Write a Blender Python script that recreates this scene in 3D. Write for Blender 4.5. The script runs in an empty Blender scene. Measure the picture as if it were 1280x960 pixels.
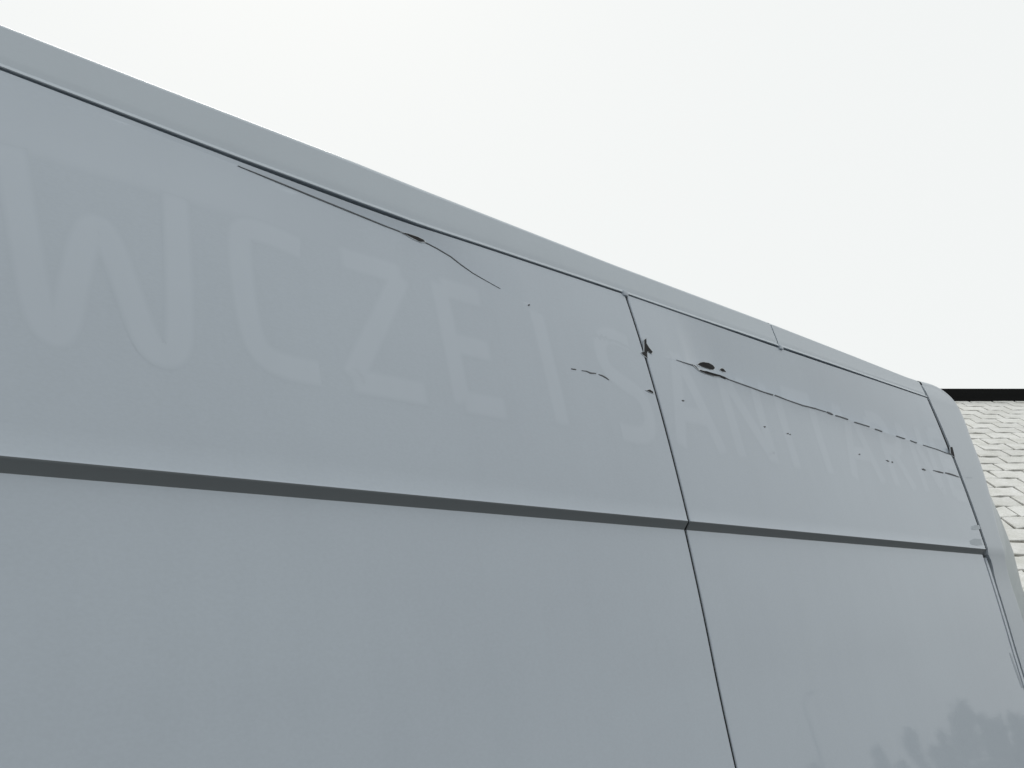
import bpy, bmesh, math, random
from mathutils import Vector, Matrix

random.seed(7)
scene = bpy.context.scene
COL = scene.collection

# ------------------------------------------------------------------ camera
EYE = 1.75                                   # lens height above the ground
cam_d = bpy.data.cameras.new("camera")
cam_d.sensor_fit = 'HORIZONTAL'; cam_d.sensor_width = 36.0; cam_d.lens = 36.5625
cam_d.clip_start = 0.02; cam_d.clip_end = 2000
cam = bpy.data.objects.new("camera", cam_d); COL.objects.link(cam)
_r = Vector((0.6771226, -0.73118635, -0.08289459))
_d = Vector((0.14751401, 0.24523515, -0.958175))
_f = Vector((0.72093315, 0.63657383, 0.2739145))
cam.matrix_world = Matrix(((_r.x, -_d.x, -_f.x, 0), (_r.y, -_d.y, -_f.y, 0), (_r.z, -_d.z, -_f.z, EYE), (0, 0, 0, 1)))
scene.camera = cam

# ------------------------------------------------------------------ sky, sun, exposure
SUN_EL, SUN_AZ = math.radians(48), math.radians(38)   # azimuth: clockwise from +Y (behind the van)
world = bpy.data.worlds.new("World"); scene.world = world; world.use_nodes = True
nt = world.node_tree; nt.nodes.clear()
wo = nt.nodes.new('ShaderNodeOutputWorld'); bg = nt.nodes.new('ShaderNodeBackground')
sky = nt.nodes.new('ShaderNodeTexSky'); sky.sky_type = 'NISHITA'; sky.sun_disc = False
sky.sun_elevation = SUN_EL; sky.sun_rotation = SUN_AZ
sky.air_density = 1.0; sky.dust_density = 3.0; sky.ozone_density = 1.0
mixw = nt.nodes.new('ShaderNodeMix'); mixw.data_type = 'RGBA'; mixw.inputs['Factor'].default_value = 0.97
mixw.inputs['B'].default_value = (9.05, 9.25, 9.16, 1)     # the even white cloud layer
nt.links.new(sky.outputs['Color'], mixw.inputs['A'])
nt.links.new(mixw.outputs['Result'], bg.inputs['Color'])
bg.inputs['Strength'].default_value = 0.1
nt.links.new(bg.outputs['Background'], wo.inputs['Surface'])

sun_d = bpy.data.lights.new("sun", 'SUN'); sun_d.energy = 0.6; sun_d.angle = math.radians(20); sun_d.color = (1.0, 0.96, 0.9)
sun = bpy.data.objects.new("sun", sun_d); COL.objects.link(sun)
sdir = Vector((math.sin(SUN_AZ) * math.cos(SUN_EL), math.cos(SUN_AZ) * math.cos(SUN_EL), math.sin(SUN_EL)))
sun.rotation_euler = sdir.to_track_quat('Z', 'Y').to_euler(); sun.location = (0, 0, 20)

scene.view_settings.view_transform = 'Standard'; scene.view_settings.look = 'None'
scene.view_settings.exposure = 0.0; scene.view_settings.gamma = 1.0
scene.view_settings.use_curve_mapping = False

# ------------------------------------------------------------------ materials
def new_mat(name):
    m = bpy.data.materials.new(name); m.use_nodes = True
    n = m.node_tree; b = n.nodes['Principled BSDF']
    return m, n, b

def noise(n, scale, detail=4, rough=.55, dims='3D', vec=None):
    t = n.nodes.new('ShaderNodeTexNoise'); t.inputs['Scale'].default_value = scale
    t.inputs['Detail'].default_value = detail; t.inputs['Roughness'].default_value = rough
    if vec is not None: n.links.new(vec, t.inputs['Vector'])
    return t

def coords(n, scale=(1, 1, 1)):
    g = n.nodes.new('ShaderNodeNewGeometry'); mp = n.nodes.new('ShaderNodeMapping')
    mp.inputs['Scale'].default_value = scale
    n.links.new(g.outputs['Position'], mp.inputs['Vector'])
    return mp.outputs['Vector']

def ramp(n, src, a, b, p0=.3, p1=.7):
    r = n.nodes.new('ShaderNodeValToRGB')
    r.color_ramp.elements[0].position = p0; r.color_ramp.elements[0].color = (*a, 1)
    r.color_ramp.elements[1].position = p1; r.color_ramp.elements[1].color = (*b, 1)
    n.links.new(src, r.inputs['Fac']); return r.outputs['Color']

def mul(n, a, b, f=1.0):
    x = n.nodes.new('ShaderNodeMix'); x.data_type = 'RGBA'; x.blend_type = 'MULTIPLY'; x.inputs['Factor'].default_value = f
    n.links.new(a, x.inputs['A']); n.links.new(b, x.inputs['B']); return x.outputs['Result']

def paint(name, base, coat=0.39, coat_rough=.03, wavy=.0045, film=None):
    m, n, b = new_mat(name)
    a = noise(n, 1.6, 5, .6, vec=coords(n, (.8, .8, 1.3)))          # broad dirt film
    st = noise(n, 5.0, 4, .6, vec=coords(n, (3.0, 3.0, .35)))       # rain streaks
    gr = noise(n, 330, 2, .6)                                       # fine grit
    lo = tuple(c * .972 for c in base); hi = tuple(c * 1.02 for c in base)
    c = ramp(n, a.outputs['Fac'], (lo[0], lo[1], lo[2]), (hi[0], hi[1] * 1.005, hi[2] * 1.0), .3, .7)
    c = mul(n, c, ramp(n, st.outputs['Fac'], (.985, .987, .987), (1, 1, 1), .32, .55))
    c = mul(n, c, ramp(n, gr.outputs['Fac'], (.978, .978, .978), (1.016, 1.016, 1.016), .3, .7))
    if film:                                                        # ghost lettering: tone fades in over the film's soft edge
        at = n.nodes.new('ShaderNodeAttribute'); at.attribute_name = 'film'
        c = mul(n, c, ramp(n, at.outputs['Fac'], (1, 1, 1), film, 0, 1))
    n.links.new(c, b.inputs['Base Color'])
    b.inputs['Roughness'].default_value = .42
    b.inputs['Specular IOR Level'].default_value = .25
    b.inputs['Coat Weight'].default_value = coat; b.inputs['Coat Roughness'].default_value = coat_rough
    big = noise(n, 3.2, 2, .5, vec=coords(n, (.6, 1, 1)))
    bm_ = n.nodes.new('ShaderNodeBump'); bm_.inputs['Strength'].default_value = 1.0; bm_.inputs['Distance'].default_value = wavy * .12
    n.links.new(big.outputs['Fac'], bm_.inputs['Height'])
    n.links.new(bm_.outputs['Normal'], b.inputs['Coat Normal']); n.links.new(bm_.outputs['Normal'], b.inputs['Normal'])
    return m

PAINT = (.496, .556, .622)
M_PAINT = paint('van_paint', PAINT)
M_RAIL = paint('rail_paint', (.492, .550, .604))
M_GHOST = paint('ghost_letter_paint', PAINT, film=(1.062, 1.056, 1.053))
M_DOOR = paint('dark_door_paint', (.345, .405, .435))  # rear door tone, darker than the side paint
M_POST = paint('darker_post_paint', (.44, .495, .55))  # rear pillar tone, a little darker than the side paint
M_LEDGE = paint('shaded_ledge_paint', (.21, .232, .246), coat=.08)  # shade of the underside painted into the ledge colour

def plain(name, col, rough=.6, metal=0.0, var=.25, scale=30):
    m, n, b = new_mat(name)
    t = noise(n, scale, 4)
    c = ramp(n, t.outputs['Fac'], tuple(x * (1 - var) for x in col), tuple(x * (1 + var) for x in col))
    n.links.new(c, b.inputs['Base Color']); b.inputs['Roughness'].default_value = rough; b.inputs['Metallic'].default_value = metal
    return m

M_GAP = plain('seam_rubber', (.012, .013, .015), .9)
M_TORN = plain('torn_hole_black', (.014, .014, .015), .8, 0, .6, 220)  # near-black tone of the flat patches that draw the torn holes
M_CREASE_SHADE = plain('painted_crease_shade', (.14, .15, .16), .8, 0, .4, 150)  # shade line of the dent creases, painted as thin dark strips
M_SCUFF_REFLECTION = plain('faint_scuff_and_reflection', (.37, .42, .465), .5, 0, .12, 200)  # pillar scuff, and a reflection line painted on the rear panel
M_LIP = plain('bent_lip_highlight', (.60, .65, .69), .4, 0, .1, 200)  # lip paint made paler, the highlight put into its colour
M_SCRATCH_SHADE = plain('primer_and_crease_shade', (.11, .115, .12), .8, 0, .6, 260)  # scratches and chips; also the painted shade along part of the front crease
M_SMUDGE = plain('greasy_smudge', (.42, .475, .52), .5, 0, .10, 60)
M_TYRE = plain('tyre_rubber', (.02, .02, .02), .85)
M_RIM = plain('steel_rim', (.35, .35, .36), .4, .8)
M_PLASTIC = plain('black_plastic', (.03, .03, .032), .5)
M_GLASS = plain('dark_glass', (.02, .025, .03), .06)
M_LAMP = plain('lamp_lens', (.55, .55, .52), .1)
M_RED = plain('tail_lens', (.35, .02, .02), .2)
M_BLACKCAP = plain('black_ridge_metal', (.006, .0065, .0065), .7, 0, .2, 8)
M_BLACKCAP.node_tree.nodes['Principled BSDF'].inputs['Specular IOR Level'].default_value = .08
M_WALL = plain('render_wall', (.42, .41, .39), .9, 0, .1, 6)
M_BARK = plain('bark', (.08, .06, .045), .9)

# tile concrete: each tile takes its own tone from the object's random number
M_TILE, n, b = new_mat('pale_concrete_tile')
oi = n.nodes.new('ShaderNodeObjectInfo')
g1 = noise(n, 4.5, 6, .65, vec=coords(n)); g2 = noise(n, 55, 4, .7, vec=coords(n))
c = ramp(n, oi.outputs['Random'], (.74, .74, .728), (.84, .84, .826), 0, 1)
c = mul(n, c, ramp(n, g1.outputs['Fac'], (.84, .84, .81), (1.04, 1.04, 1.04), .35, .65))
c = mul(n, c, ramp(n, g2.outputs['Fac'], (.80, .80, .78), (1.06, 1.06, 1.06), .3, .7))
n.links.new(c, b.inputs['Base Color']); b.inputs['Roughness'].default_value = .85
M_UNDER = plain('roof_underlay', (.075, .07, .05), .95, 0, .3, 9)

M_ASPHALT, n, b = new_mat('asphalt')
a1 = noise(n, .35, 5, .6, vec=coords(n)); a2 = noise(n, 70, 4, .7, vec=coords(n))
c = ramp(n, a1.outputs['Fac'], (.042, .042, .043), (.066, .066, .065))
c = mul(n, c, ramp(n, a2.outputs['Fac'], (.55, .55, .55), (1.25, 1.25, 1.25)))
n.links.new(c, b.inputs['Base Color']); b.inputs['Roughness'].default_value = .9
bp = n.nodes.new('ShaderNodeBump'); bp.inputs['Distance'].default_value = .006; n.links.new(a2.outputs['Fac'], bp.inputs['Height'])
n.links.new(bp.outputs['Normal'], b.inputs['Normal'])

M_LEAF, n, b = new_mat('leaf')
l1 = noise(n, 1.4, 4, .6, vec=coords(n))
n.links.new(ramp(n, l1.outputs['Fac'], (.03, .055, .025), (.075, .11, .045)), b.inputs['Base Color']); b.inputs['Roughness'].default_value = .6

# ------------------------------------------------------------------ mesh helpers
def link(name, verts, faces, mat, parent=None, origin=(0, 0, 0), smooth=False, angle=30):
    me = bpy.data.meshes.new(name)
    me.from_pydata([(v[0] - origin[0], v[1] - origin[1], v[2] - origin[2]) for v in verts], [], faces)
    me.validate(); me.update()
    if mat: me.materials.append(mat)
    if smooth:
        me.shade_smooth(); me.set_sharp_from_angle(angle=math.radians(angle))
    o = bpy.data.objects.new(name, me); COL.objects.link(o)
    if parent is not None: o.parent = parent
    return o

def empty(name, loc, label, cat):
    o = bpy.data.objects.new(name, None); COL.objects.link(o); o.location = loc; o.empty_display_size = .3
    o['label'] = label; o['category'] = cat
    return o

def grid(rows):
    """rows: list of equal-length lists of points -> verts, quad faces"""
    w = len(rows[0]); v = [p for r in rows for p in r]; f = []
    for i in range(len(rows) - 1):
        for j in range(w - 1):
            k = i * w + j; f.append((k, k + 1, k + w + 1, k + w))
    return v, f

def box_vf(x0, x1, y0, y1, z0, z1):
    v = [(x, y, z) for x in (x0, x1) for y in (y0, y1) for z in (z0, z1)]
    f = [(0, 1, 3, 2), (4, 6, 7, 5), (0, 4, 5, 1), (2, 3, 7, 6), (0, 2, 6, 4), (1, 5, 7, 3)]
    return v, f

def bevel(o, w, seg=3):
    bm = bmesh.new(); bm.from_mesh(o.data)
    bmesh.ops.recalc_face_normals(bm, faces=bm.faces)
    bmesh.ops.bevel(bm, geom=bm.edges[:] , offset=w, segments=seg, affect='EDGES', profile=.5)
    bm.to_mesh(o.data); bm.free(); o.data.shade_smooth(); o.data.set_sharp_from_angle(angle=math.radians(35))

def prism_xz(name, outline, y0, y1, mat, parent, origin, bw=0, seg=3):
    n_ = len(outline)
    v = [(x, y0, z) for x, z in outline] + [(x, y1, z) for x, z in outline]
    f = [tuple(range(n_)), tuple(range(2 * n_ - 1, n_ - 1, -1))] + [(i, (i + 1) % n_, (i + 1) % n_ + n_, i + n_) for i in range(n_)]
    o = link(name, v, f, mat, parent, origin)
    bm = bmesh.new(); bm.from_mesh(o.data); bmesh.ops.recalc_face_normals(bm, faces=bm.faces); bm.to_mesh(o.data); bm.free()
    if bw: bevel(o, bw, seg)
    return o

def interp(pts, x):
    if x <= pts[0][0]: return pts[0][1]
    for (a, ya), (b_, yb) in zip(pts, pts[1:]):
        if x <= b_: return ya + (yb - ya) * (x - a) / (b_ - a)
    return pts[-1][1]

def frange(a, b_, step):
    k = max(1, int(round((b_ - a) / step))); return [a + (b_ - a) * i / k for i in range(k + 1)]

# ------------------------------------------------------------------ ground
g = link('ground', [(-400, -400, 0), (400, -400, 0), (400, 400, 0), (-400, 400, 0)], [(0, 1, 2, 3)], M_ASPHALT)
g['kind'] = 'structure'

# ------------------------------------------------------------------ the van
# X runs along the van towards its tail, Y into the van, heights below are measured from EYE
VAN = (0.95, 2.10, 0.0)
van = empty('panel_van', VAN, 'pale grey high-roofed panel van, its side creased, torn and marked by ghost lettering', 'van')
WID = 2 * (VAN[1])                                           # mirror plane: y -> WID - y

def prof(z):                                                  # cross-section of the side
    if z < -.45:
        return interp([(-1.35, 1.080), (-1.1, 1.068), (-.85, 1.064), (-.6, 1.0665), (-.45, 1.0721)], z)
    if z < -.02: return 1.1259347 + .0757423 * .0004 + .0761756 * z - .08 * (z + .02) * (z + .02) + .011 * (z + .02)
    if z < .27: return .0757423 * z * z + .0761756 * z + 1.1259347
    return .06089215 * z ** 3 + .00903921 * z * z + .10227818 * z + 1.10965486

GROOVE = [(-.6, .812), (.4566, .807), (.607, .8015), (.81, .794), (1.045, .7885), (1.17, .7868), (1.334, .790), (1.794, .7965), (2.487, .799), (3.52, .8065), (3.8, .808)]
RAILTOP = [(-.6, .896), (.4566, .893), (.67, .890), (1.03, .8875), (1.19, .884), (1.56, .8815), (1.8, .880), (2.44, .8825), (3.0, .880), (3.42, .8765), (3.52, .8785), (3.8, .8785)]
CREASE1 = [(.5, .793)] + [(0.6119, 0.7888), (0.6778, 0.7874), (0.7413, 0.7849), (0.8045, 0.7813), (0.8799, 0.7752), (0.9557, 0.769), (1.0368, 0.7631), (1.088, 0.7592), (1.1272, 0.7572), (1.1782, 0.7524), (1.2059, 0.7479), (1.237, 0.7398), (1.2599, 0.7292), (1.2874, 0.7188), (1.3166, 0.7119), (1.3566, 0.7031), (1.4288, 0.6857)] + [(1.6, .66), (1.79, .655)]
GAPW = [(-.6, .0030), (.45, .0034), (.75, .0042), (.95, .0058), (1.12, .0058), (1.22, .0034), (1.5, .0032), (1.76, .0034), (1.80, .0018), (2.1, .0020), (2.3, .0042), (2.5, .0052), (2.8, .0050), (3.1, .0030), (3.5, .0024)]
DENT1 = [(.60, 0), (.70, .0015), (.80, .0012), (.88, .004), (.96, .0065), (1.09, .009), (1.18, .0095), (1.25, .007), (1.32, .004), (1.38, .0015), (1.43, 0)]
CREASE2 = [(1.8, .659)] + [(1.9154, 0.6575), (1.9824, 0.6555), (2.0221, 0.6422), (2.1123, 0.6417), (2.216, 0.6366), (2.3229, 0.6325), (2.4738, 0.6258), (2.6278, 0.6248), (2.7373, 0.6215), (2.8736, 0.6171), (2.9567, 0.6119), (3.1222, 0.6091), (3.2117, 0.6063), (3.3775, 0.6031), (3.5122, 0.5991)]
DENT2 = [(1.88, 0), (1.97, .005), (2.03, .020), (2.12, .030), (2.6, .034), (3.0, .027), (3.2, .021), (3.35, .016), (3.45, .009), (3.51, .003)]

def ledge_rows():
    # underside of the ledge, rounded at both edges
    return [(.2618, prof(.2618) + .0000), (.2634, 1.1515), (.2646, 1.1510), (.2770, 1.1403), (.2782, 1.1396), (.2797, 1.1392), (.2830, prof(.2830))]

def side_y(x, z, crease, dent):
    """depth of the (dented) outer skin; above the crease the sheet is pushed in"""
    y = prof(z); h = interp(dent, x); zc = interp(crease, x); zg = interp(GROOVE, x)
    if z > zc: y += h * max(0.0, 1 - (z - zc) / max(zg - zc, .012)) ** 1.0
    else: y -= .22 * h * math.exp(-(zc - z) / .035)
    return y

def side_panel(x0, x1, fine0, fine1, crease, dent, x1_low=None):
    xs = sorted(set(frange(x0, fine0, .15) + frange(fine0, fine1, .0125) + frange(fine1, x1, .15))) if fine0 > x0 else frange(x0, x1, .0125)
    rows = []
    lowz = frange(-.80, -.25, .06) + frange(-.22, .255, .025) + [.2595]
    def xx(x, low): return x if (x1_low is None or not low) else x0 + (x - x0) * (x1_low - x0) / (x1 - x0)
    fl = 0.016
    rows.append([(xx(x, True), prof(lowz[0]) + fl, lowz[0] + EYE) for x in xs])
    for z in lowz: rows.append([(xx(x, True), prof(z), z + EYE) for x in xs])
    lv, lf = [], None
    up0 = len(rows)
    lr = ledge_rows()
    for k, (z, y) in enumerate(lr[1:-1]):
        t = k / (len(lr) - 3)
        rows.append([(xx(x, True) * (1 - t) + x * t, y, z + EYE) for x in xs])
    upper0 = len(rows)
    n1, n2 = 22, 10
    for k in range(n1 + 1):                                  # ledge to crease
        r = []
        for x in xs:
            zc = interp(crease, x); t = (k / n1); t = 1 - (1 - t) ** 1.6
            z = .2835 + (zc - .2835) * t
            r.append((x, side_y(x, min(z, zc), crease, dent), z + EYE))
        rows.append(r)
    for k in range(n2 + 1):                                  # crease to groove
        r = []
        for x in xs:
            zc = interp(crease, x); zg = interp(GROOVE, x) - interp(GAPW, x) * .5; za = zc + .0008; z = za + (zg - za) * (k / n2) ** 1.3
            r.append((x, side_y(x, z + 1e-6, crease, dent), z + EYE))
        rows.append(r)
    r = [(p[0], p[1] + fl, p[2] - .001) for p in rows[-1]]; rows.append(r)
    # folded flanges at both ends
    rr = .0022; rows2 = []
    for q in rows:
        a, b_ = q[0], q[-1]; q = [(a[0] + rr, a[1], a[2])] + q[1:-1] + [(b_[0] - rr, b_[1], b_[2])]
        rows2.append([(a[0], a[1] + fl, a[2]), (a[0], a[1] + rr, a[2]), (a[0] + rr * .3, a[1] + rr * .3, a[2])] + q +
                     [(b_[0] - rr * .3, b_[1] + rr * .3, b_[2]), (b_[0], b_[1] + rr, b_[2]), (b_[0], b_[1] + fl, b_[2])])
    return rows2, up0, upper0

FRONT_MARKS = [
    ("tear", [(1.1235, 0.7569), (1.1387, 0.7584), (1.1611, 0.7581), (1.1755, 0.7559), (1.1775, 0.7530), (1.1657, 0.7498), (1.1513, 0.7519), (1.1356, 0.7548)]),
    ("tear", [(1.7557, 0.5584), (1.7704, 0.5625), (1.7803, 0.5586), (1.7782, 0.5553), (1.7649, 0.5566)]),
    ("scratch_and_crease_shade", [(1.5136, 0.5669), (1.5285, 0.5678), (1.5272, 0.5656), (1.5123, 0.5647)]),
    ("scratch_and_crease_shade", [(1.5458, 0.5682), (1.5615, 0.5699), (1.5737, 0.5685), (1.5918, 0.5702), (1.5909, 0.5684), (1.5716, 0.5655), (1.5602, 0.568), (1.5451, 0.5671)]),
    ("scratch_and_crease_shade", [(1.5991, 0.569), (1.61, 0.5692), (1.622, 0.5663), (1.6303, 0.562), (1.629, 0.5609), (1.6194, 0.5641), (1.6075, 0.5666), (1.5982, 0.5679)]),
    ("paint_chip", [(1.4291, 0.6865), (1.433, 0.6879), (1.4342, 0.6859), (1.4302, 0.6833), (1.4276, 0.6837)]),
    ("crease_shade", [(0.8046, 0.7816), (0.837, 0.7795), (0.8804, 0.7762), (0.9563, 0.77), (1.0374, 0.7641), (1.0886, 0.7601), (1.1277, 0.7583), (1.1269, 0.7569), (1.0875, 0.7583), (1.0362, 0.7621), (0.9552, 0.768), (0.8794, 0.7743), (0.8363, 0.7781), (0.8043, 0.781)]),
    ("scratch_and_crease_shade", [(1.1799, 0.7533), (1.2065, 0.7487), (1.2377, 0.7406), (1.2606, 0.7299), (1.2879, 0.7193), (1.3169, 0.7122), (1.3568, 0.7033), (1.3564, 0.7029), (1.3163, 0.7115), (1.2869, 0.7182), (1.2593, 0.7285), (1.2363, 0.739), (1.2052, 0.747), (1.1776, 0.7516)]),  # painted shade strip continuing along the front crease
]
REAR_MARKS = [
    ("tear", [(1.9966, 0.6597), (2.0058, 0.665), (2.0193, 0.6682), (2.0403, 0.6693), (2.0575, 0.6662), (2.0631, 0.6607), (2.055, 0.6554), (2.042, 0.6538), (2.0188, 0.6548), (1.9993, 0.6561)]),
    ("tear", [(2.084, 0.6606), (2.0937, 0.6652), (2.1019, 0.6642), (2.1096, 0.6584), (2.096, 0.6569), (2.0861, 0.6581)]),
    ("tear", [(1.9799, 0.6571), (1.9912, 0.6535), (2.0061, 0.65), (2.0283, 0.6473), (2.0553, 0.6466), (2.0797, 0.6466), (2.0999, 0.6451), (2.1162, 0.6424), (2.1007, 0.6402), (2.0807, 0.6423), (2.0516, 0.6399), (2.0214, 0.6409), (1.9998, 0.6444), (1.988, 0.6505)]),
    ("tear", [(1.7979, 0.6822), (1.8065, 0.6878), (1.8049, 0.6758), (1.8129, 0.6677), (1.8243, 0.6602), (1.8171, 0.6546), (1.8054, 0.6582), (1.8001, 0.6518), (1.7966, 0.6406), (1.7834, 0.6456), (1.7781, 0.6499), (1.7911, 0.6539), (1.7951, 0.6662)]),
    ("crease_shade", [(1.9158, 0.6579), (1.9475, 0.657), (1.9865, 0.6561), (1.9844, 0.654), (1.946, 0.6554), (1.915, 0.6571)]),
    ("paint_chip", [(1.8872, 0.5558), (1.8929, 0.5574), (1.8985, 0.5559), (1.894, 0.5538), (1.8882, 0.554)]),
    ("paint_chip", [(2.2298, 0.5379), (2.2386, 0.5399), (2.2412, 0.5377), (2.2339, 0.5351)]),
    ("paint_chip", [(2.3419, 0.5338), (2.3514, 0.5358), (2.352, 0.5329), (2.3429, 0.5314)]),
    ("paint_chip", [(2.3556, 0.5333), (2.363, 0.5346), (2.3626, 0.532), (2.3556, 0.5308)]),
    ("paint_chip", [(2.7419, 0.5215), (2.7515, 0.5234), (2.7506, 0.5196), (2.7415, 0.5181)]),
    ("paint_chip", [(2.9206, 0.5207), (2.9311, 0.5227), (2.9458, 0.5203), (2.9346, 0.5174)]),
    ("paint_chip", [(2.9583, 0.5205), (2.9685, 0.522), (2.9704, 0.5188), (2.9605, 0.5163)]),
    ("paint_chip", [(3.1819, 0.5194), (3.1979, 0.5219), (3.2157, 0.5179), (3.2046, 0.5153), (3.1866, 0.5162)]),
    ("scratch_and_crease_shade", [(3.2766, 0.5237), (3.3244, 0.5248), (3.3633, 0.5239), (3.358, 0.5203), (3.317, 0.5197), (3.274, 0.522)]),
    ("scratch_and_crease_shade", [(3.3787, 0.5259), (3.4142, 0.5266), (3.4546, 0.525), (3.4986, 0.5204), (3.4953, 0.5186), (3.4462, 0.5201), (3.4057, 0.5211), (3.3733, 0.5222)]),
    ("crease_shade", [(2.1132, 0.6426), (2.2173, 0.6377), (2.2732, 0.6347), (2.3246, 0.634), (2.3212, 0.631), (2.2707, 0.6325), (2.2148, 0.6355), (2.1113, 0.6408)]),
    ("crease_shade", [(2.3331, 0.6347), (2.3917, 0.6303), (2.4752, 0.6271), (2.5475, 0.6284), (2.5441, 0.6254), (2.4723, 0.6246), (2.3896, 0.6286), (2.3299, 0.632)]),
    ("crease_shade", [(2.5473, 0.6281), (2.5739, 0.6271), (2.6062, 0.6269), (2.6038, 0.6249), (2.5714, 0.6251), (2.5443, 0.6257)]),
    ("crease_shade", [(2.6123, 0.6279), (2.6309, 0.627), (2.6472, 0.6242), (2.6437, 0.6218), (2.6246, 0.6226), (2.6074, 0.6243)]),
    ("crease_shade", [(2.6617, 0.6245), (2.6956, 0.6243), (2.7392, 0.6229), (2.7353, 0.62), (2.6919, 0.6214), (2.6581, 0.6216)]),
    ("crease_shade", [(2.7774, 0.6201), (2.8232, 0.6192), (2.8755, 0.6185), (2.8717, 0.6157), (2.8195, 0.6165), (2.7738, 0.6174)]),
    ("crease_shade", [(2.9115, 0.6161), (2.9328, 0.6153), (2.9591, 0.6135), (2.9543, 0.6104), (2.9283, 0.6122), (2.9072, 0.6131)]),
    ("crease_shade", [(3.0608, 0.6124), (3.089, 0.6111), (3.1243, 0.6106), (3.12, 0.6077), (3.0847, 0.6082), (3.0564, 0.6095)]),
    ("crease_shade", [(3.1641, 0.61), (3.1836, 0.6085), (3.214, 0.6078), (3.2093, 0.6048), (3.1789, 0.6056), (3.1592, 0.607)]),
    ("crease_shade", [(3.2625, 0.6058), (3.3795, 0.6043), (3.4583, 0.6006), (3.515, 0.6008), (3.5095, 0.5973), (3.4538, 0.598), (3.3756, 0.6019), (3.2596, 0.604)]),
    ("tear", [(3.505, 0.6245), (3.5249, 0.6271), (3.5256, 0.6138), (3.5264, 0.5939), (3.510, 0.5939), (3.502, 0.600), (3.496, 0.604)]),
    ("smudge", [(3.442, 0.3512), (3.4848, 0.3586), (3.5217, 0.3591), (3.5212, 0.3472), (3.4753, 0.341), (3.4318, 0.3403)]),
    ("smudge", [(3.3825, 0.3021), (3.4336, 0.3118), (3.4908, 0.3116), (3.488, 0.2932), (3.4333, 0.2887), (3.38, 0.2918)]),
    ("scuff_and_reflection", [(3.4789, -0.0426), (3.4861, -0.0884), (3.4954, -0.1485), (3.4806, -0.1491), (3.4713, -0.0892), (3.4677, -0.0433)]),  # thin dark reflection line, painted onto the panel
]
MARK_MAT = {'tear': M_TORN, 'crease_shade': M_CREASE_SHADE, 'scratch_and_crease_shade': M_SCRATCH_SHADE, 'paint_chip': M_SCRATCH_SHADE, 'smudge': M_SMUDGE, 'scuff_and_reflection': M_SCUFF_REFLECTION}

def add_marks(parent, marks, crease, dent, lift=.0006):
    for k, (nm, poly) in enumerate(marks):
        extra = {'tear': .0009, 'crease_shade': .0005, 'smudge': -.00045, 'scuff_and_reflection': -.00045}.get(nm, .0002) + .00001 * k
        yy = [min(side_y(x, min(z, interp(crease, x) - 1e-5), crease, dent), prof(z)) for x, z in poly]
        v = [(x, y - lift - extra, z + EYE) for (x, z), y in zip(poly, yy)]
        m = len(v)
        v += [(x, y + .0004, z + EYE) for (x, z), y in zip(poly, yy)]
        f = [tuple(range(m - 1, -1, -1))] + [(i, (i + 1) % m, (i + 1) % m + m, i + m) for i in range(m)]
        o = link(nm, v, f, MARK_MAT[nm], parent, VAN)
        if nm == 'tear' and m > 4:                            # bent lip round the hole, its highlight painted as a pale tone
            cx = sum(p[0] for p in poly) / m; cz = sum(p[1] for p in poly) / m; rim = []
            for x, z in poly:
                d_ = math.hypot((x - cx) * .5, z - cz) or 1; g_ = .0016
                rim.append((x + g_ * 2.0 * (x - cx) * .5 / d_, z + g_ * (z - cz) / d_))
            w_ = [(x, y - lift - extra + .0003, z + EYE) for (x, z), y in zip(rim, yy)] + [(x, y + .0004, z + EYE) for (x, z), y in zip(rim, yy)]
            link('torn_lip', w_, f, M_LIP, parent, VAN)

# ghost letters: stroke glyphs laid on the skin as a paint film a fraction of a millimetre thick
def chaikin(p, it=3):
    for _ in range(it):
        q = [p[0]]
        for a, b_ in zip(p, p[1:]):
            q.append((a[0] * .75 + b_[0] * .25, a[1] * .75 + b_[1] * .25)); q.append((a[0] * .25 + b_[0] * .75, a[1] * .25 + b_[1] * .75))
        q.append(p[-1]); p = q
    return p

def resample(pts, round_it):
    if round_it: pts = chaikin(pts)
    out = [pts[0]]
    for a, b_ in zip(pts, pts[1:]):
        n_ = max(1, int(math.dist(a, b_) / .007))
        out += [(a[0] + (b_[0] - a[0]) * i / n_, a[1] + (b_[1] - a[1]) * i / n_) for i in range(1, n_ + 1)]
    return out

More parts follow.
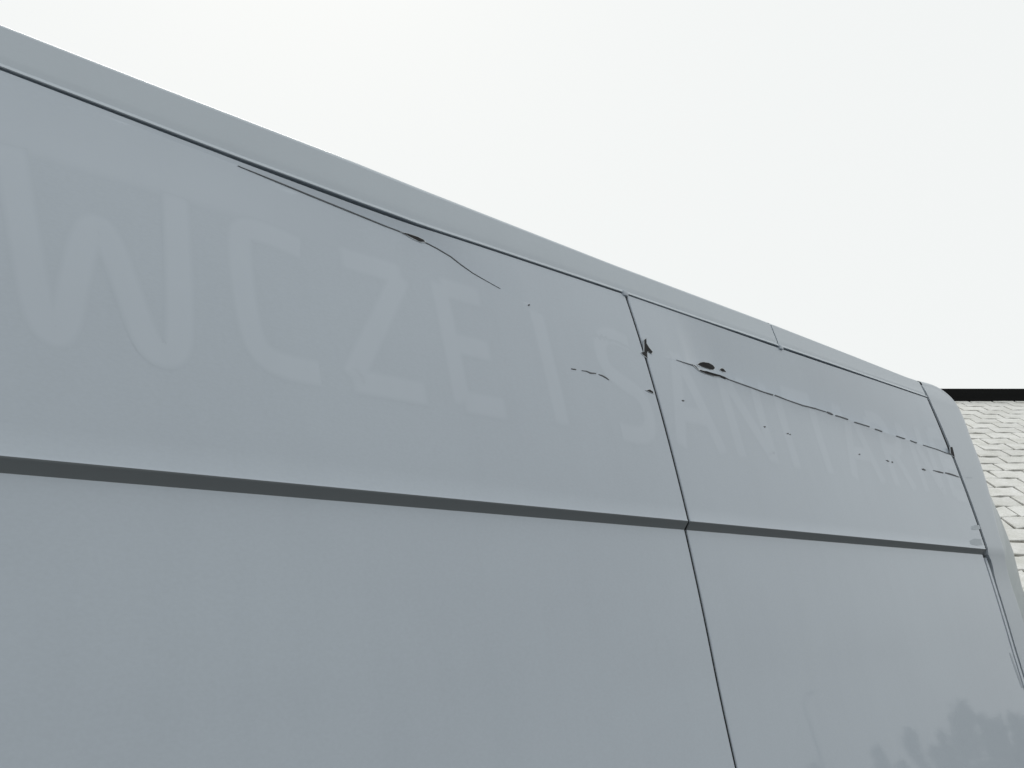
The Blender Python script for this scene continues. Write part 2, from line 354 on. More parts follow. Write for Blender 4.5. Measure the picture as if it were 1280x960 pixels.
def stroke(v, f, side, film, lines, k, w, crease, dent):
    out = lines[k]; base = len(v); CS = (-.62, -.5, -.38, -.2, 0, .2, .38, .5, .62); C_ = len(CS)
    for i, p in enumerate(out):
        a = out[max(0, i - 2)]; b_ = out[min(len(out) - 1, i + 2)]
        dx, dz = b_[0] - a[0], b_[1] - a[1]; L_ = math.hypot(dx, dz) or 1
        a1 = math.atan2(p[1] - a[1], p[0] - a[0]); a2 = math.atan2(b_[1] - p[1], b_[0] - p[0])
        turn = (a2 - a1 + math.pi) % (2 * math.pi) - math.pi if 0 < i < len(out) - 1 else 0
        rad = .5 * L_ / abs(turn) if abs(turn) > 1e-3 else 9
        for q in CS:
            o_ = q * w
            if o_ * turn > 0: o_ = math.copysign(min(abs(o_), rad * .7), o_)
            x, z = p[0] - dz / L_ * o_, p[1] + dx / L_ * o_
            fm = 0.0
            for ln in lines:                                  # distance to the nearest stroke; stroke ends are cut square
                dd, j = min((math.hypot(x - c[0], z - c[1]), j) for j, c in enumerate(ln))
                g_ = min(1.0, max(0.0, (.60 * w - dd) / (.20 * w)))
                ej = min(j, len(ln) - 1 - j)
                fm = max(fm, g_ * min(1.0, (ej + .0) / 1.5))
            v.append((x, side_y(x, z, crease, dent) - .00004 - .00004 * fm - .000025 * k - 8e-7 * i, z + EYE))
            side.append(z > interp(crease, x)); film.append(fm)
    for i in range(len(out) - 1):
        for c_ in range(C_ - 1):
            q = base + i * C_ + c_; Q = (q, q + C_, q + C_ + 1, q + 1)
            (xa, _, za), (xb, _, zb), (xc, _, zc_) = v[Q[0]], v[Q[1]], v[Q[3]]
            if len({side[a] for a in Q}) == 1 and (xb - xa) * (zc_ - za) - (xc - xa) * (zb - za) > 2e-6: f.append(Q)

ZB, ZT = .452, .668                                           # letter foot and head, stroke centre lines
def P(x0, w, pts): return [(x0 + w * a, ZB + (ZT - ZB) * b_) for a, b_ in pts]
def letter_strokes(ch, x0, w):
    S = lambda *p: P(x0, w, p)
    if ch == 'W': return [([(.464, .69), (.488, .475), (.502, .442), (.522, .440), (.540, .530), (.556, .588), (.572, .605), (.586, .590), (.604, .530), (.626, .455), (.644, .437), (.668, .441), (.678, .475), (.69, .69)], True)]
    if ch == 'C': return [(S((.98, .97), (.45, 1.02), (.06, 1.0), (.0, .8), (-.02, .45), (.05, .1), (.35, .0), (1.0, .0)), True)]
    if ch == 'Z': return [(S((.1, 1), (.97, 1)), False), (S((.95, 1.0), (.0, 0)), False), (S((.0, 0), (1.0, 0)), False)]
    if ch == 'E': return [(S((0, 1.05), (0, -.05)), False), (S((0, 1), (.95, 1)), False), (S((0, .5), (.9, .5)), False), (S((0, 0), (1, 0)), False)]
    if ch == 'I': return [(S((0, 1.06), (0, -.06)), False)]
    if ch == 'S': return [(S((1.0, .98), (.4, 1.03), (.0, .9), (.0, .62), (.45, .52), (1.0, .42), (1.02, .1), (.6, -.02), (0, 0)), True)]
    if ch == 'A': return [(S((.5, 1.05), (0, -.05)), False), (S((.5, 1.05), (1, -.05)), False), (S((.2, .33), (.8, .33)), False)]
    if ch == 'N': return [(S((0, -.05), (0, 1.05)), False), (S((0, 1.0), (1, 0)), False), (S((1, -.05), (1, 1.05)), False)]
    if ch == 'T': return [(S((0, 1), (1, 1)), False), (S((.5, 1.0), (.5, -.05)), False)]
    if ch == 'R': return [(S((0, -.05), (0, 1.0)), False), (S((0, 1.0), (.8, 1.0), (1.0, .75), (.8, .5), (0, .5)), True), (S((.4, .5), (1.0, -.05)), False)]
def add_letters(parent, spec, crease, dent):
    for ch, x0, w in spec:
        v, f, side, film = [], [], [], []
        lines = [resample(pts, rd) for pts, rd in letter_strokes(ch, x0, w)]
        for k in range(len(lines)): stroke(v, f, side, film, lines, k, .037, crease, dent)
        o = link('letter', v, f, M_GHOST, parent, VAN, smooth=True, angle=60)
        o.data.attributes.new('film', 'FLOAT', 'POINT').data.foreach_set('value', film)

XS, XR = 1.7932, 3.5199
def build_side(x0, x1, fine0, fine1, crease, dent, label, x1_low=None):
    rows, up0, upper0 = side_panel(x0, x1, fine0, fine1, crease, dent, x1_low)
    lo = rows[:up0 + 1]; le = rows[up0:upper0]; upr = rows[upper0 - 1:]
    # skin: upper and lower part in one sheet metal part, the ledge between them its own sub-part
    v1, f1 = grid(upr); v2, f2 = grid(lo)
    o = link('side_panel', v1 + v2, f1 + [tuple(i + len(v1) for i in q) for q in f2], M_PAINT, van, VAN, smooth=True, angle=22)
    o['label'] = label
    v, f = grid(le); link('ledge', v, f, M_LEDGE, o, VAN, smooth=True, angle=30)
    return o
front = build_side(-.62, XS - .0043, .40, XS - .0043, CREASE1, DENT1, 'front side panel with a long slanting crease below the roof rail')
add_marks(front, FRONT_MARKS, CREASE1, DENT1)
add_letters(front, [('W', 0, 0), ('C', .785, .115), ('Z', .957, .155), ('E', 1.190, .110), ('I', 1.447, 0), ('S', 1.628, .112)], CREASE1, DENT1)
xs_ = frange(.38, .98, .02); zs_ = frange(.680, .775, .008); rows = []; film = []  # pale band above the W, fading upward and rearward
for z in zs_:
    rows.append([(x, side_y(x, z, CREASE1, DENT1) - .00003, z + EYE) for x in xs_])
    film += [.75 * min(1, (z - .680) / .014) * min(1, max(0, (.775 - z) / .06)) * min(1, max(0, (.98 - x) / .25)) for x in xs_]
v, f = grid(rows); o = link('pale_band', v, f, M_GHOST, front, VAN, smooth=True)
o.data.attributes.new('film', 'FLOAT', 'POINT').data.foreach_set('value', film)
rear = build_side(XS + .0043, XR - .013, XS + .0043, XR - .013, CREASE2, DENT2, 'rear side panel pushed in above a lengthwise crease with torn holes', x1_low=3.499)
add_marks(rear, REAR_MARKS, CREASE2, DENT2)
add_letters(rear, [('A', 1.835, .17), ('N', 2.085, .15), ('I', 2.345, 0), ('T', 2.44, .17), ('A', 2.665, .19), ('R', 2.945, .13), ('N', 3.165, .14), ('E', 3.395, .095)], CREASE2, DENT2)

# dark backing behind the seams
def strip_backing(x0, x1, zr, dy=.0155):
    r0 = [(x0, prof(z) + dy, z + EYE) for z in zr]; r1 = [(x1, prof(z) + dy, z + EYE) for z in zr]
    v, f = grid([r0, r1]); return v, f
zr = frange(-.8, .255, .05) + [.2634, .279] + frange(.29, .80, .03)
for a_, b_, dy_ in ((XS - .05, XS + .05, .0035), (XR - .03, XR + .03, .0055)):
    v, f = strip_backing(a_, b_, [z for z in zr if dy_ < .005 or z > .27], dy_)
    if dy_ > .005:
        v2, f2 = strip_backing(XR - .06, XR + .06, [z for z in zr if z < .265], .009); f += [tuple(i + len(v) for i in q) for q in f2]; v += v2
    link('seam_seal', v, f, M_GAP, van, VAN)
xs_ = frange(-.6, 3.6, .05)
v, f = grid([[(x, 1.2275 + .017 - .02 * .2, interp(GROOVE, x) - .03 + EYE) for x in xs_], [(x, 1.2275 + .0175, interp(GROOVE, x) + .03 + EYE) for x in xs_]])
link('seam_seal', v, f, M_GAP, van, VAN)
# narrow inner strip visible in the gap of the lower rear seam
zs = frange(-.8, .255, .05)
v, f = grid([[(x, prof(z) + dy, z + EYE) for x, dy in ((3.517, .014), (3.519, .003), (3.537, .003), (3.539, .014))] for z in zs])
link('seam_trim', v, f, M_PAINT, van, VAN, smooth=True)

# roof rails: a drip lip, a shallow step, then a steep face that rolls over into the roof
def rail(x0, x1, lip=True):
    xs = frange(x0, x1, .04); rows = []
    for x in xs:
        zg, zt = interp(GROOVE, x) + interp(GAPW, x) * .5, interp(RAILTOP, x)
        lipk = min(1.0, max(0.0, (2.0 - x) / .6)) * 1.2 + .5
        yb = prof(interp(GROOVE, x)) - .0005
        H_ = zt - zg; pr = [(yb + .017, zg + .0005), (yb - .0005, zg), (yb - .0018, zg + .0012), (yb + .0042, zg + .0092), (yb + .0050, zg + .0098), (yb + .0052, zg + .0108), (yb + .0054, zg + .0165)]
        for t in (.3, .45, .6, .75, .85): pr.append((yb + .0054 + .0180 * (t - .2), zg + H_ * t))
        yt = yb + .0205
        for a in range(0, 7):
            ph = math.radians(14 + a * 10.5); r_ = .016
            pr.append((yt + r_ * (math.sin(ph) * 0 + (1 - math.cos(ph)) ) - r_ * (1 - math.cos(math.radians(14))), zt - .012 + r_ * math.sin(ph) - r_ * math.sin(math.radians(14)) + .0))
        pr.append((pr[-1][0] + .05, pr[-1][1] + .012)); pr.append((pr[-1][0] + .06, pr[-1][1] - .02))
        rows.append([(x, y, z + EYE) for y, z in pr])
    first = [(p[0], p[1] + .014, p[2] - .004) for p in rows[0]]; last = [(p[0], p[1] + .014, p[2] - .004) for p in rows[-1]]
    v, f = grid([first] + rows + [last])
    return link('roof_rail', v, f, M_RAIL, van, VAN, smooth=True, angle=14)
rail(-.62, 2.4845); rail(2.4910, XR - .008)
v, f = grid([[(x, 1.262, interp(GROOVE, 2.487) + dz + EYE) for dz in (0, .05)] + [(x, 1.285, .858 + EYE)] for x in (2.46, 2.51)])
link('seam_seal', v, f, M_GAP, van, VAN)
v, f = grid([[(x, y, z + EYE) for y, z in ((1.243, .80), (1.262, .84), (1.272, .856))] for x in (XR - .05, XR + .05)])
link('seam_seal', v, f, M_GAP, van, VAN)
# small pressed joints where the rail meets the seams
for xj in (1.789, 2.489):
    zj = interp(GROOVE, xj)
    v, f = box_vf(xj - .009, xj + .009, 1.2225, 1.2400, zj - .0055 + EYE, zj + .0065 + EYE)
    o = link('joint_cap', v, f, M_PAINT, van, VAN); bevel(o, .0025, 2)

# rear pillar: the corner post, rounded over along its free edge
PIL = [(3.535, .859), (3.61, .865), (3.67, .868), (3.725, .863), (3.77, .850), (3.798, .828), (3.808, .80), (3.805, .755), (3.784, .69), (3.776, .602), (3.757, .52), (3.722, .43), (3.690, .34), (3.683, .29), (3.690, .22), (3.700, .10), (3.705, -.1), (3.71, -.8)]
def pil_y(x, z):
    zz = min(z, .80); y = prof(zz)
    if z > .80: y += .0235 * ((z - .80) / .075) ** 1.3
    if z < .29: y = prof(.279) + (prof(z) - prof(.279)) * min(1, (.29 - z) / .15) + .004 * min(1, (.29 - z) / .1)
    return y
oc = chaikin(PIL, 2); rows = []
for i, (x, z) in enumerate(oc):
    a = oc[max(0, i - 1)]; b_ = oc[min(len(oc) - 1, i + 1)]
    dx, dz = b_[0] - a[0], b_[1] - a[1]; L_ = math.hypot(dx, dz); nx, nz = -dz / L_, dx / L_   # outward
    zl = min(z, .859); xl = XR + .009 + (.027 * min(1, max(0, (.26 - z) / .02)))
    r = [(xl, pil_y(xl, zl) + .016, zl + EYE)]
    for t in (0, .15, .3, .45, .6, .75, .9, 1):
        xx_, zz_ = xl + (x - xl) * t, zl + (z - zl) * t
        r.append((xx_, pil_y(xx_, zz_), zz_ + EYE))
    R_ = .020
    for ph in (15, 30, 45, 60, 75, 90):
        c_, s_ = math.cos(math.radians(ph)), math.sin(math.radians(ph))
        r.append((x + nx * R_ * s_, pil_y(x, z) + R_ * (1 - c_), z + nz * R_ * s_ + EYE))
    r.append((x + nx * R_, pil_y(x, z) + .12, z + nz * R_ + EYE))
    rows.append(r)
v, f = grid(rows)
pillar = link('rear_pillar', v, f, M_POST, van, VAN, smooth=True, angle=40)
add_marks(pillar, [('scuff_and_reflection', [(3.562, .5263), (3.5926, .5276), (3.6254, .5307), (3.6232, .5282), (3.5891, .5245), (3.5586, .5238)])], CREASE2, [(0, 0)])

# rear door: its turned edge shows past the pillar
DOOR = [(.60, 3.70, 3.79), (.56, 3.72, 3.797), (.50, 3.74, 3.80), (.42, 3.72, 3.845), (.35, 3.70, 3.868), (.29, 3.695, 3.875), (.17, 3.70, 3.89), (0, 3.705, 3.895), (-.3, 3.71, 3.895), (-1.2, 3.71, 3.895)]
rows = []
for z, xa, xb in DOOR:
    y0 = prof(min(z, .27)) if z < .27 else prof(z)
    ya = y0 + .012; k = math.tan(math.radians(6))
    yb = ya + (xb - xa) * k
    r = [(xa - .04, ya - .003, z + EYE), (xa, ya, z + EYE), ((xa + xb) / 2, (ya + yb) / 2, z + EYE), (xb, yb, z + EYE)]
    for ph in (20, 40, 60, 80): r.append((xb + .05 * math.sin(math.radians(ph)), yb + .05 * (1 - math.cos(math.radians(ph))) * 1.2, z + EYE))
    r += [(xb + .055, yb + .15, z + EYE), (xb + .055, 2.095, z + EYE)]
    rows.append(r)
top = [(p[0] - .03, p[1] + .09, .80 + EYE) for p in rows[0]]
v, f = grid([top] + rows)
dr = link('rear_door', v, f, M_DOOR, van, VAN, smooth=True, angle=35)
d2 = link('rear_door', [(x, WID - y, z) for x, y, z in v], [tuple(reversed(q)) for q in f], M_DOOR, van, VAN, smooth=True, angle=35)
for d_, yy in ((dr, 2.02), (d2, 2.18)):
    v, f = box_vf(3.915, 3.95, yy - .04, yy + .04, 1.0, 1.16); o = link('handle', v, f, M_PLASTIC, d_, VAN); bevel(o, .008, 2)
for d_, y0 in ((dr, 1.22), (d2, WID - 1.22 - .10)):
    v, f = box_vf(3.905, 3.935, y0, y0 + .10, .85, 1.35); o = link('tail_light', v, f, M_RED, van, VAN); bevel(o, .012, 2)

# roof, far side, lower body, cab
rows = []
for x in frange(-.62, 3.80, .26):
    z0 = interp(RAILTOP, x) + EYE
    rows.append([(x, 1.30 + (WID - 2.6) * t, z0 - .012 + .06 * math.sin(math.pi * t) ** .7) for t in [i / 14 for i in range(15)]])
v, f = grid(rows); link('roof', v, f, M_RAIL, van, VAN, smooth=True)
rows = []
for z in frange(-.8, .26, .2) + [.2634, .2786] + frange(.3, .80, .1):
    rows.append([(x, WID - prof(z), z + EYE) for x in (-.62, 1.5, 3.6, 3.8)])
rows.append([(x, WID - 1.255, .874 + EYE) for x in (-.62, 1.5, 3.6, 3.8)]); rows.append([(x, WID - 1.30, .86 + EYE) for x in (-.62, 1.5, 3.6, 3.8)])
v, f = grid(rows); o = link('side_panel', v, f, M_PAINT, van, VAN, smooth=True); o['label'] = 'plain far side panel'
# cargo interior shell so that gaps open on darkness
v, f = box_vf(-.55, 3.66, 1.30, WID - 1.30, .52, 2.55); link('cargo_liner', v, f, M_GAP, van, VAN)

def arch(cx, r, z0, a0=0, a1=180, n_=12):
    return [(cx + r * math.cos(math.radians(a0 + (a1 - a0) * i / n_)), z0 + r * math.sin(math.radians(a0 + (a1 - a0) * i / n_))) for i in range(n_ + 1)]
AX_F, AX_R, WR = -1.02, 2.62, .345
low = [(3.80, .42), (3.80, .955)] + [(-1.5, .955), (-1.5, .42)] + arch(AX_F, .42, .42, 180, 0) + arch(AX_R, .42, .42, 180, 0)
# sills and wheel arches, both flanks
for y0, y1 in ((1.108, 1.24), (WID - 1.24, WID - 1.108)):
    prism_xz('lower_body', low, y0, y1, M_PAINT, van, VAN)
prism_xz('chassis', [(-1.9, .36), (3.75, .36), (3.75, .52), (-1.9, .52)], 1.55, WID - 1.55, M_PLASTIC, van, VAN)
cabo = [(-.622, .957), (-.622, 2.668), (-.80, 2.645), (-1.0, 2.52), (-1.62, 1.50), (-2.05, 1.22), (-2.18, 1.05), (-2.20, .62), (-1.502, .62), (-1.502, .957)]
cab = prism_xz('cab', cabo, 1.115, WID - 1.115, M_PAINT, van, VAN, .05, 3)
prism_xz('windscreen', [(-1.0, 2.49), (-1.635, 1.505), (-1.66, 1.515), (-1.03, 2.50)], 1.24, WID - 1.24, M_GLASS, van, VAN)
prism_xz('front_bumper', [(-1.49, .36), (-1.49, .60), (-2.23, .64), (-2.25, .50), (-2.18, .34)], 1.13, WID - 1.13, M_PLASTIC, van, VAN, .03, 2)
for y0, y1, s_ in ((1.106, 1.118, 1), (WID - 1.118, WID - 1.106, -1)):
    d_ = prism_xz('cab_door', [(-.66, .965), (-.66, 2.10), (-1.16, 2.10), (-1.50, 1.52), (-1.50, .965)], y0, y1, M_PAINT, van, VAN, .004, 1)
    yo = (y0 - .004, y0 + .004) if s_ > 0 else (y1 - .004, y1 + .004)
    prism_xz('window', [(-.72, 1.42), (-.72, 2.04), (-1.13, 2.04), (-1.44, 1.52), (-1.44, 1.42)], *yo, M_GLASS, d_, VAN)
    yo = (y0 - .03, y0 + .004) if s_ > 0 else (y1 - .004, y1 + .03)
    prism_xz('handle', [(-.72, 1.27), (-.72, 1.31), (-.90, 1.31), (-.90, 1.27)], *yo, M_PLASTIC, d_, VAN, .006, 2)
    yo = (y0 - .22, y0 - .01) if s_ > 0 else (y1 + .01, y1 + .22)
    prism_xz('wing_mirror', [(-1.42, 1.42), (-1.40, 1.80), (-1.50, 1.80), (-1.53, 1.42)], *yo, M_PLASTIC, d_, VAN, .025, 2)
    yo = (1.16, 1.42) if s_ > 0 else (WID - 1.42, WID - 1.16)
    prism_xz('headlight', [(-2.02, 1.24), (-2.21, 1.04), (-2.215, .86), (-2.16, .86), (-1.95, 1.16)], *yo, M_LAMP, van, VAN, .015, 2)
def lathe(profile, n_=40):
    v, f = [], []
    for i in range(n_):
        a = 2 * math.pi * i / n_
        for r, y in profile: v.append((r * math.cos(a), y, r * math.sin(a)))
    m = len(profile)
    for i in range(n_):
        for j in range(m - 1):
            a = i * m + j; b_ = ((i + 1) % n_) * m + j; f.append((a, a + 1, b_ + 1, b_))
    return v, f
tv, tf = lathe([(.205, 0), (.30, -.005), (.335, .02), (WR, .05), (WR, .17), (.335, .20), (.30, .22), (.205, .22)])
rv, rf = lathe([(.0, .03), (.06, .025), (.075, .05), (.16, .045), (.185, .015), (.212, .006), (.212, .21)])
for x in (AX_F, AX_R):
    for flip in (0, 1):
        w = bpy.data.objects.new('wheel', None); COL.objects.link(w); w.parent = van
        w.location = (x - VAN[0], (1.125 - VAN[1]) if not flip else (WID - 1.125 - VAN[1]), WR)
        w.rotation_euler = (0, 0, math.pi * flip)
        link('tyre', tv, tf, M_TYRE, w, smooth=True, angle=40); link('rim', rv, rf, M_RIM, w, smooth=True, angle=40)

# ------------------------------------------------------------------ building with the pale tiled roof
KB = 1.36
U = Vector((.860, -.510, 0)).normalized(); S_ = Vector((.461, .778, .427)).normalized(); NRM = U.cross(S_).normalized()
if NRM.z < 0: NRM = -NRM
RIDGE = Vector((13.164, 3.850, 2.808)) * KB + Vector((0, 0, EYE))
U0, U1, SLOPE = -15.0, 2.6, 8.6
def rp(u, s, h=0): return RIDGE + U * u - S_ * s + NRM * h           # s measured down the slope from the ridge
base = rp((U0 + U1) / 2, SLOPE * 1.0); base.z = 0
Hh = Vector((S_.x, S_.y, 0)).normalized(); base += Hh * 7.7
bld = empty('tiled_building', base, 'low building with pale grey tiled roof and black ridge band behind the van tail', 'building')
BO = tuple(base)
q = [rp(U0, SLOPE), rp(U1, SLOPE), rp(U1, 0), rp(U0, 0)]
q2 = [p - NRM * .12 for p in q]
roof = link('roof', [tuple(p) for p in q + q2], [(0, 1, 2, 3), (7, 6, 5, 4), (0, 4, 5, 1), (1, 5, 6, 2), (2, 6, 7, 3), (3, 7, 4, 0)], M_UNDER, bld, BO)
back = [RIDGE + U * u + Hh * d_ + Vector((0, 0, z)) for u, d_, z in ((U0, .02, -.02), (U1, .02, -.02), (U1, 7.8, -3.66), (U0, 7.8, -3.66))]
bk2 = [p - Vector((0, 0, .13)) for p in back]
link('roof', [tuple(p) for p in back + bk2], [(0, 1, 2, 3), (7, 6, 5, 4), (0, 4, 5, 1), (1, 5, 6, 2), (2, 6, 7, 3), (3, 7, 4, 0)], M_UNDER, bld, BO)
# walls set in under the eaves
def wall(name, a, b_, z1a, z1b, th=.25):
    d_ = (b_ - a); d_.z = 0; nrm = Vector((-d_.y, d_.x, 0)).normalized() * th
    v = [Vector((a.x, a.y, 0)), Vector((b_.x, b_.y, 0)), Vector((b_.x, b_.y, z1b)), Vector((a.x, a.y, z1a))]
    v += [p + nrm for p in v]
    link(name, [tuple(p) for p in v], [(0, 1, 2, 3), (7, 6, 5, 4), (0, 4, 5, 1), (1, 5, 6, 2), (2, 6, 7, 3), (3, 7, 4, 0)], M_WALL, bld, BO)
ea, eb = rp(U0 + .3, SLOPE - .45), rp(U1 - .3, SLOPE - .45)
ba, bb = RIDGE + U * (U0 + .3) + Hh * 7.3, RIDGE + U * (U1 - .3) + Hh * 7.3
ze = ea.z - .16; zb = RIDGE.z - 3.66 * 7.3 / 7.8 - .16
wall('wall', ea, eb, ze, ze); wall('wall', bb, ba, zb, zb)
ra, rb = RIDGE + U * (U0 + .3), RIDGE + U * (U1 - .3)
for A, R_, B in ((ea, ra, ba), (eb, rb, bb)):
    sg = U * (.24 if A is ea else -.24)
    pts = [Vector((A.x, A.y, 0)), Vector((B.x, B.y, 0)), Vector((B.x, B.y, zb)), Vector((R_.x, R_.y, RIDGE.z - .20)), Vector((A.x, A.y, ze))]
    pts = pts + [p + sg for p in pts]
    link('gable_wall', [tuple(p) for p in pts], [(0, 1, 2, 3, 4), (9, 8, 7, 6, 5)] + [(i, (i + 1) % 5, (i + 1) % 5 + 5, i + 5) for i in range(5)], M_WALL, bld, BO)
# black ridge band
rc = [RIDGE + U * u + Hh * d_ + Vector((0, 0, z)) for u in (U0 - .05, U1 + .05) for d_, z in ((-.21, -.115), (-.21, .135), (.20, .135), (.20, -.12))]
o = link('ridge_band', [tuple(p) for p in rc], [(0, 1, 2, 3), (7, 6, 5, 4), (0, 4, 5, 1), (1, 5, 6, 2), (2, 6, 7, 3), (3, 7, 4, 0)], M_BLACKCAP, bld, BO)

# roof tiles, laid in courses with slanted side joints and gently waved lower edges
TW, TH, SK = .33 * KB, .25 * KB, .102 * KB
def tile_mesh(seed):
    rnd = random.Random(seed); GU, GS = .030, .032
    def j(s): return rnd.uniform(-s, s)
    # local axes: a along the course, b up the slope; joints slant by SK over one course
    w, h = TW - GU, TH - GS
    out = []; ph = rnd.uniform(-.5, .5)
    for t in (0, .25, .5, .75, 1): out.append((w * (t - .5), -h / 2 + .024 * math.sin(2 * math.pi * t + ph) + j(.010)))
    for t in (1, .75, .5, .25, 0): out.append((w * (t - .5), h / 2 + .024 * math.sin(2 * math.pi * t + ph) + j(.010)))
    out = [(a + SK * (b_ / TH) + j(.004), b_) for a, b_ in out]
    n_ = len(out); v = []
    for sc, hh in ((1, -.012), (1, .003), (.93, .0065)):
        for a, b_ in out:
            v.append((a * sc if sc == 1 else a - math.copysign(.014, a - SK * b_ / TH), b_ if sc == 1 else b_ - math.copysign(.014, b_), hh + (j(.0015) if hh > 0 else 0)))
    f = [tuple(range(2 * n_, 3 * n_))]
    for k in (0, n_):
        f += [(k + i, k + (i + 1) % n_, k + n_ + (i + 1) % n_, k + n_ + i) for i in range(n_)]
    return v, f
tiles = [tile_mesh(s) for s in range(6)]
tmesh = []
for v, f in tiles:
    me = bpy.data.meshes.new('tile'); me.from_pydata(v, [], f); me.update(); me.materials.append(M_TILE); tmesh.append(me)
cells = []
ncourse = int(SLOPE / TH)
for c_ in range(ncourse):
    s = (c_ + .5) * TH + .02
    off = ((.5 * TW if c_ % 2 else 0) - SK * c_) % TW - TW
    k = 0; u = U0 + TW / 2 + off
    while u < U1 - TW / 2:
        if u < U0 + TW / 2: u += TW; continue
        cells.append((u, s)); u += TW
def view_key(us):
    p = rp(*us) - Vector((0, 0, EYE)); x, y, z = p.dot(_r), p.dot(_d), p.dot(_f)
    px, py = 640 + 1300 * x / z, 480 + 1300 * y / z
    lo_x = 1178 + max(0, (py - 490)) * .36
    inside = lo_x - 14 < px < 1300 and py < 780
    return (0 if inside else 1, 0 if px > lo_x - 14 else 1, abs(px - 1255) + .2 * abs(py - 600))
cells.sort(key=view_key)
ROT = Matrix((U, S_, NRM)).transposed()
sv, sf = [], []
for i, (u, s) in enumerate(cells):
    rnd = random.Random(i * 13 + 5)
    p = rp(u, s, .010 + rnd.uniform(0, .004)); tl = Matrix.Rotation(rnd.uniform(-.05, .05), 3, 'Z') @ Matrix.Rotation(rnd.uniform(-.008, .008), 3, 'X')
    M3 = ROT @ tl
    if i < 300:
        o = bpy.data.objects.new('tile', tmesh[rnd.randrange(6)]); COL.objects.link(o); o.parent = roof
        o.matrix_local = Matrix.Translation(p - base) @ M3.to_4x4()
    else:
        v, f = tiles[rnd.randrange(6)]; k = len(sv)
        sv += [tuple(M3 @ Vector(q_) + p) for q_ in v]; sf += [tuple(a + k for a in q_) for q_ in f]
o = link('tile', sv, sf, M_TILE, roof, BO); o['kind'] = 'stuff'

# ------------------------------------------------------------------ shrubs across the yard, seen only mirrored in the van's flank
def leaf_cloud(seed, rx, rz, n_):
    rnd = random.Random(seed); v, f = [], []
    blobs = []
    for _ in range(26):
        h_ = rnd.uniform(.15, 1.0); wd = rx * (1.05 - .75 * h_ ** 1.5)
        blobs.append((rnd.uniform(-1, 1) * wd, rnd.uniform(-1, 1) * wd, rz * (.08 + .82 * h_), rx * rnd.uniform(.18, .38)))
    for _ in range(n_):
        bx, by, bz, br = rnd.choice(blobs)
        d_ = Vector((rnd.gauss(0, 1), rnd.gauss(0, 1), rnd.gauss(0, .9))).normalized() * br * (rnd.uniform(.3, 1.05) if rnd.random() < .9 else rnd.uniform(1.0, 1.6))
        c_ = Vector((bx, by, bz)) + d_; c_.z = max(.05, c_.z)
        a = Vector((rnd.gauss(0, 1), rnd.gauss(0, 1), rnd.gauss(0, 1))).normalized(); b2 = a.orthogonal().normalized()
        sz = rnd.uniform(.035, .085); k = len(v)
        v += [tuple(c_ + a * sz), tuple(c_ + b2 * sz * .5), tuple(c_ - a * sz), tuple(c_ - b2 * sz * .5)]; f.append((k, k + 1, k + 2, k + 3))
    return v, f
SHRUBS = [(60.8, 34, .40, 2.32, 'round leafy shrub standing apart, farthest from the tiled building'), (64.4, 30, .38, 2.2, 'mid sized leafy shrub in the thin half of the row'),
          (63.2, 33, .5, 1.8, 'wide low leafy shrub between the round one and the low one'), (65.3, 31, .4, 1.85, 'low dense leafy shrub left of the pointed shrub'), (67.0, 30, .4, 1.85, 'low spreading leafy shrub right of the pointed shrub'),
          (66.2, 28, .26, 2.42, 'narrow pointed leafy shrub'), (67.9, 26, .34, 2.15, 'small leafy shrub between the pointed and the tallest shrub'),
          (69.0, 30, .55, 2.62, 'tallest broad leafy shrub of the row'), (70.3, 33, .6, 2.2, 'low broad leafy shrub next to the tallest one'), (71.7, 24, .40, 2.0, 'leafy shrub nearest the tiled building')]
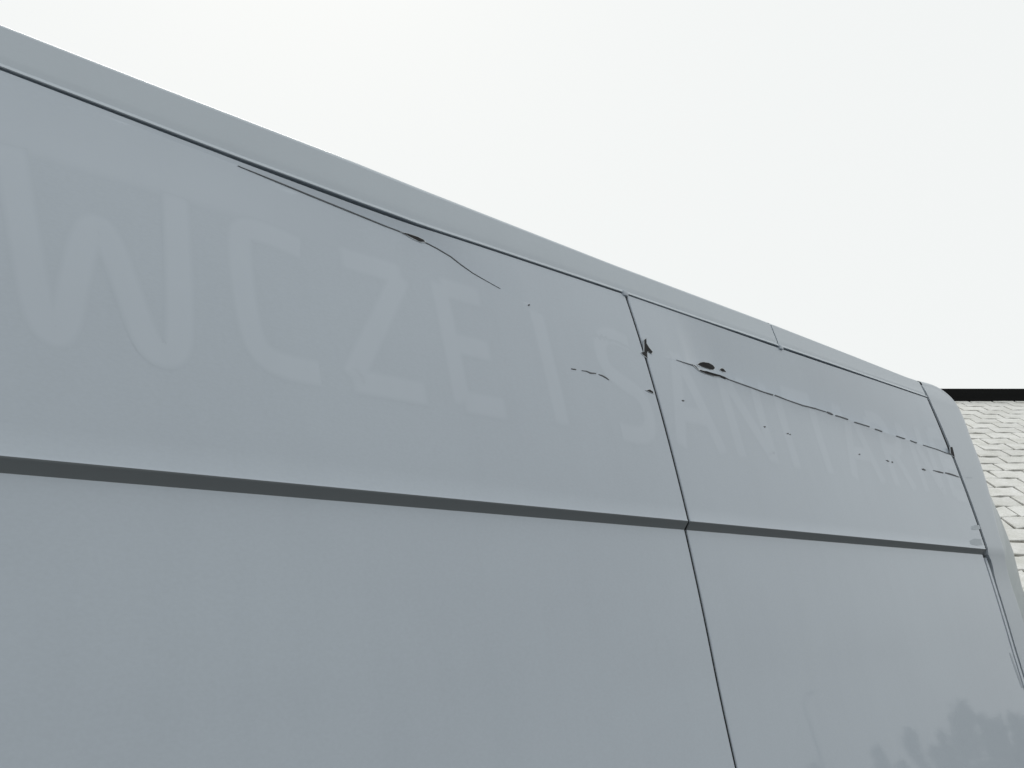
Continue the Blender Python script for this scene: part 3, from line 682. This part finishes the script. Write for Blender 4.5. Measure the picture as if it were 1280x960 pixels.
for k, (az, dist, rx, hz, lab) in enumerate(SHRUBS):
    a = math.radians(az); loc = (2.9 + math.sin(a) * dist, 1.13 - math.cos(a) * dist, 0)
    sh = empty('shrub', loc, lab, 'shrub'); sh['group'] = 'shrubs across the yard'
    v, f = leaf_cloud(30 + k, rx, hz * 1.02, 5200); link('foliage', v, f, M_LEAF, sh)
    tv_, tf_ = [], []
    for i_ in range(2):
        for j_ in range(8):
            tv_.append((.05 * (1 - .4 * i_) * math.cos(j_ * math.pi / 4), .05 * (1 - .4 * i_) * math.sin(j_ * math.pi / 4), i_ * hz * .6))
    tf_ = [(j_, (j_ + 1) % 8, (j_ + 1) % 8 + 8, j_ + 8) for j_ in range(8)]
    link('trunk', tv_, tf_, M_BARK, sh)

# street lamp beyond the shrubs, mirrored in the lower rear panel
a = math.radians(62.1); lp = (2.1 + math.sin(a) * 40, 1.12 - math.cos(a) * 40, 0)
lamp = empty('street_lamp', lp, 'grey street lamp with short bent arm beyond the row of shrubs', 'street lamp')
M_POLE = plain('galvanised_pole', (.20, .21, .21), .5, .3)
def tube(path, rad, n_=10):
    v, f = [], []
    for i, p in enumerate(path):
        p = Vector(p); t = (Vector(path[min(i + 1, len(path) - 1)]) - Vector(path[max(i - 1, 0)])).normalized()
        u = t.orthogonal().normalized() if abs(t.z) < .9 else Vector((1, 0, 0)); u = (u - t * u.dot(t)).normalized(); w = t.cross(u)
        for j in range(n_): v.append(tuple(p + (u * math.cos(j * 2 * math.pi / n_) + w * math.sin(j * 2 * math.pi / n_)) * rad[i]))
    for i in range(len(path) - 1):
        for j in range(n_): f.append((i * n_ + j, i * n_ + (j + 1) % n_, (i + 1) * n_ + (j + 1) % n_, (i + 1) * n_ + j))
    f.append(tuple(range((len(path) - 1) * n_, len(path) * n_)))
    return v, f
v, f = tube([(0, 0, 0), (0, 0, 1.2), (0, 0, 3.7)], [.08, .065, .05]); link('pole', v, f, M_POLE, lamp, smooth=True)
v, f = tube([(0, 0, 3.7), (.08, .03, 3.86), (.22, .1, 3.95), (.40, .18, 3.98)], [.045, .045, .04, .04]); link('arm', v, f, M_POLE, lamp, smooth=True)
v, f = box_vf(.34, .62, .13, .25, 3.94, 4.02); o = link('lamp_head', v, f, M_PLASTIC, lamp); bevel(o, .02, 2)
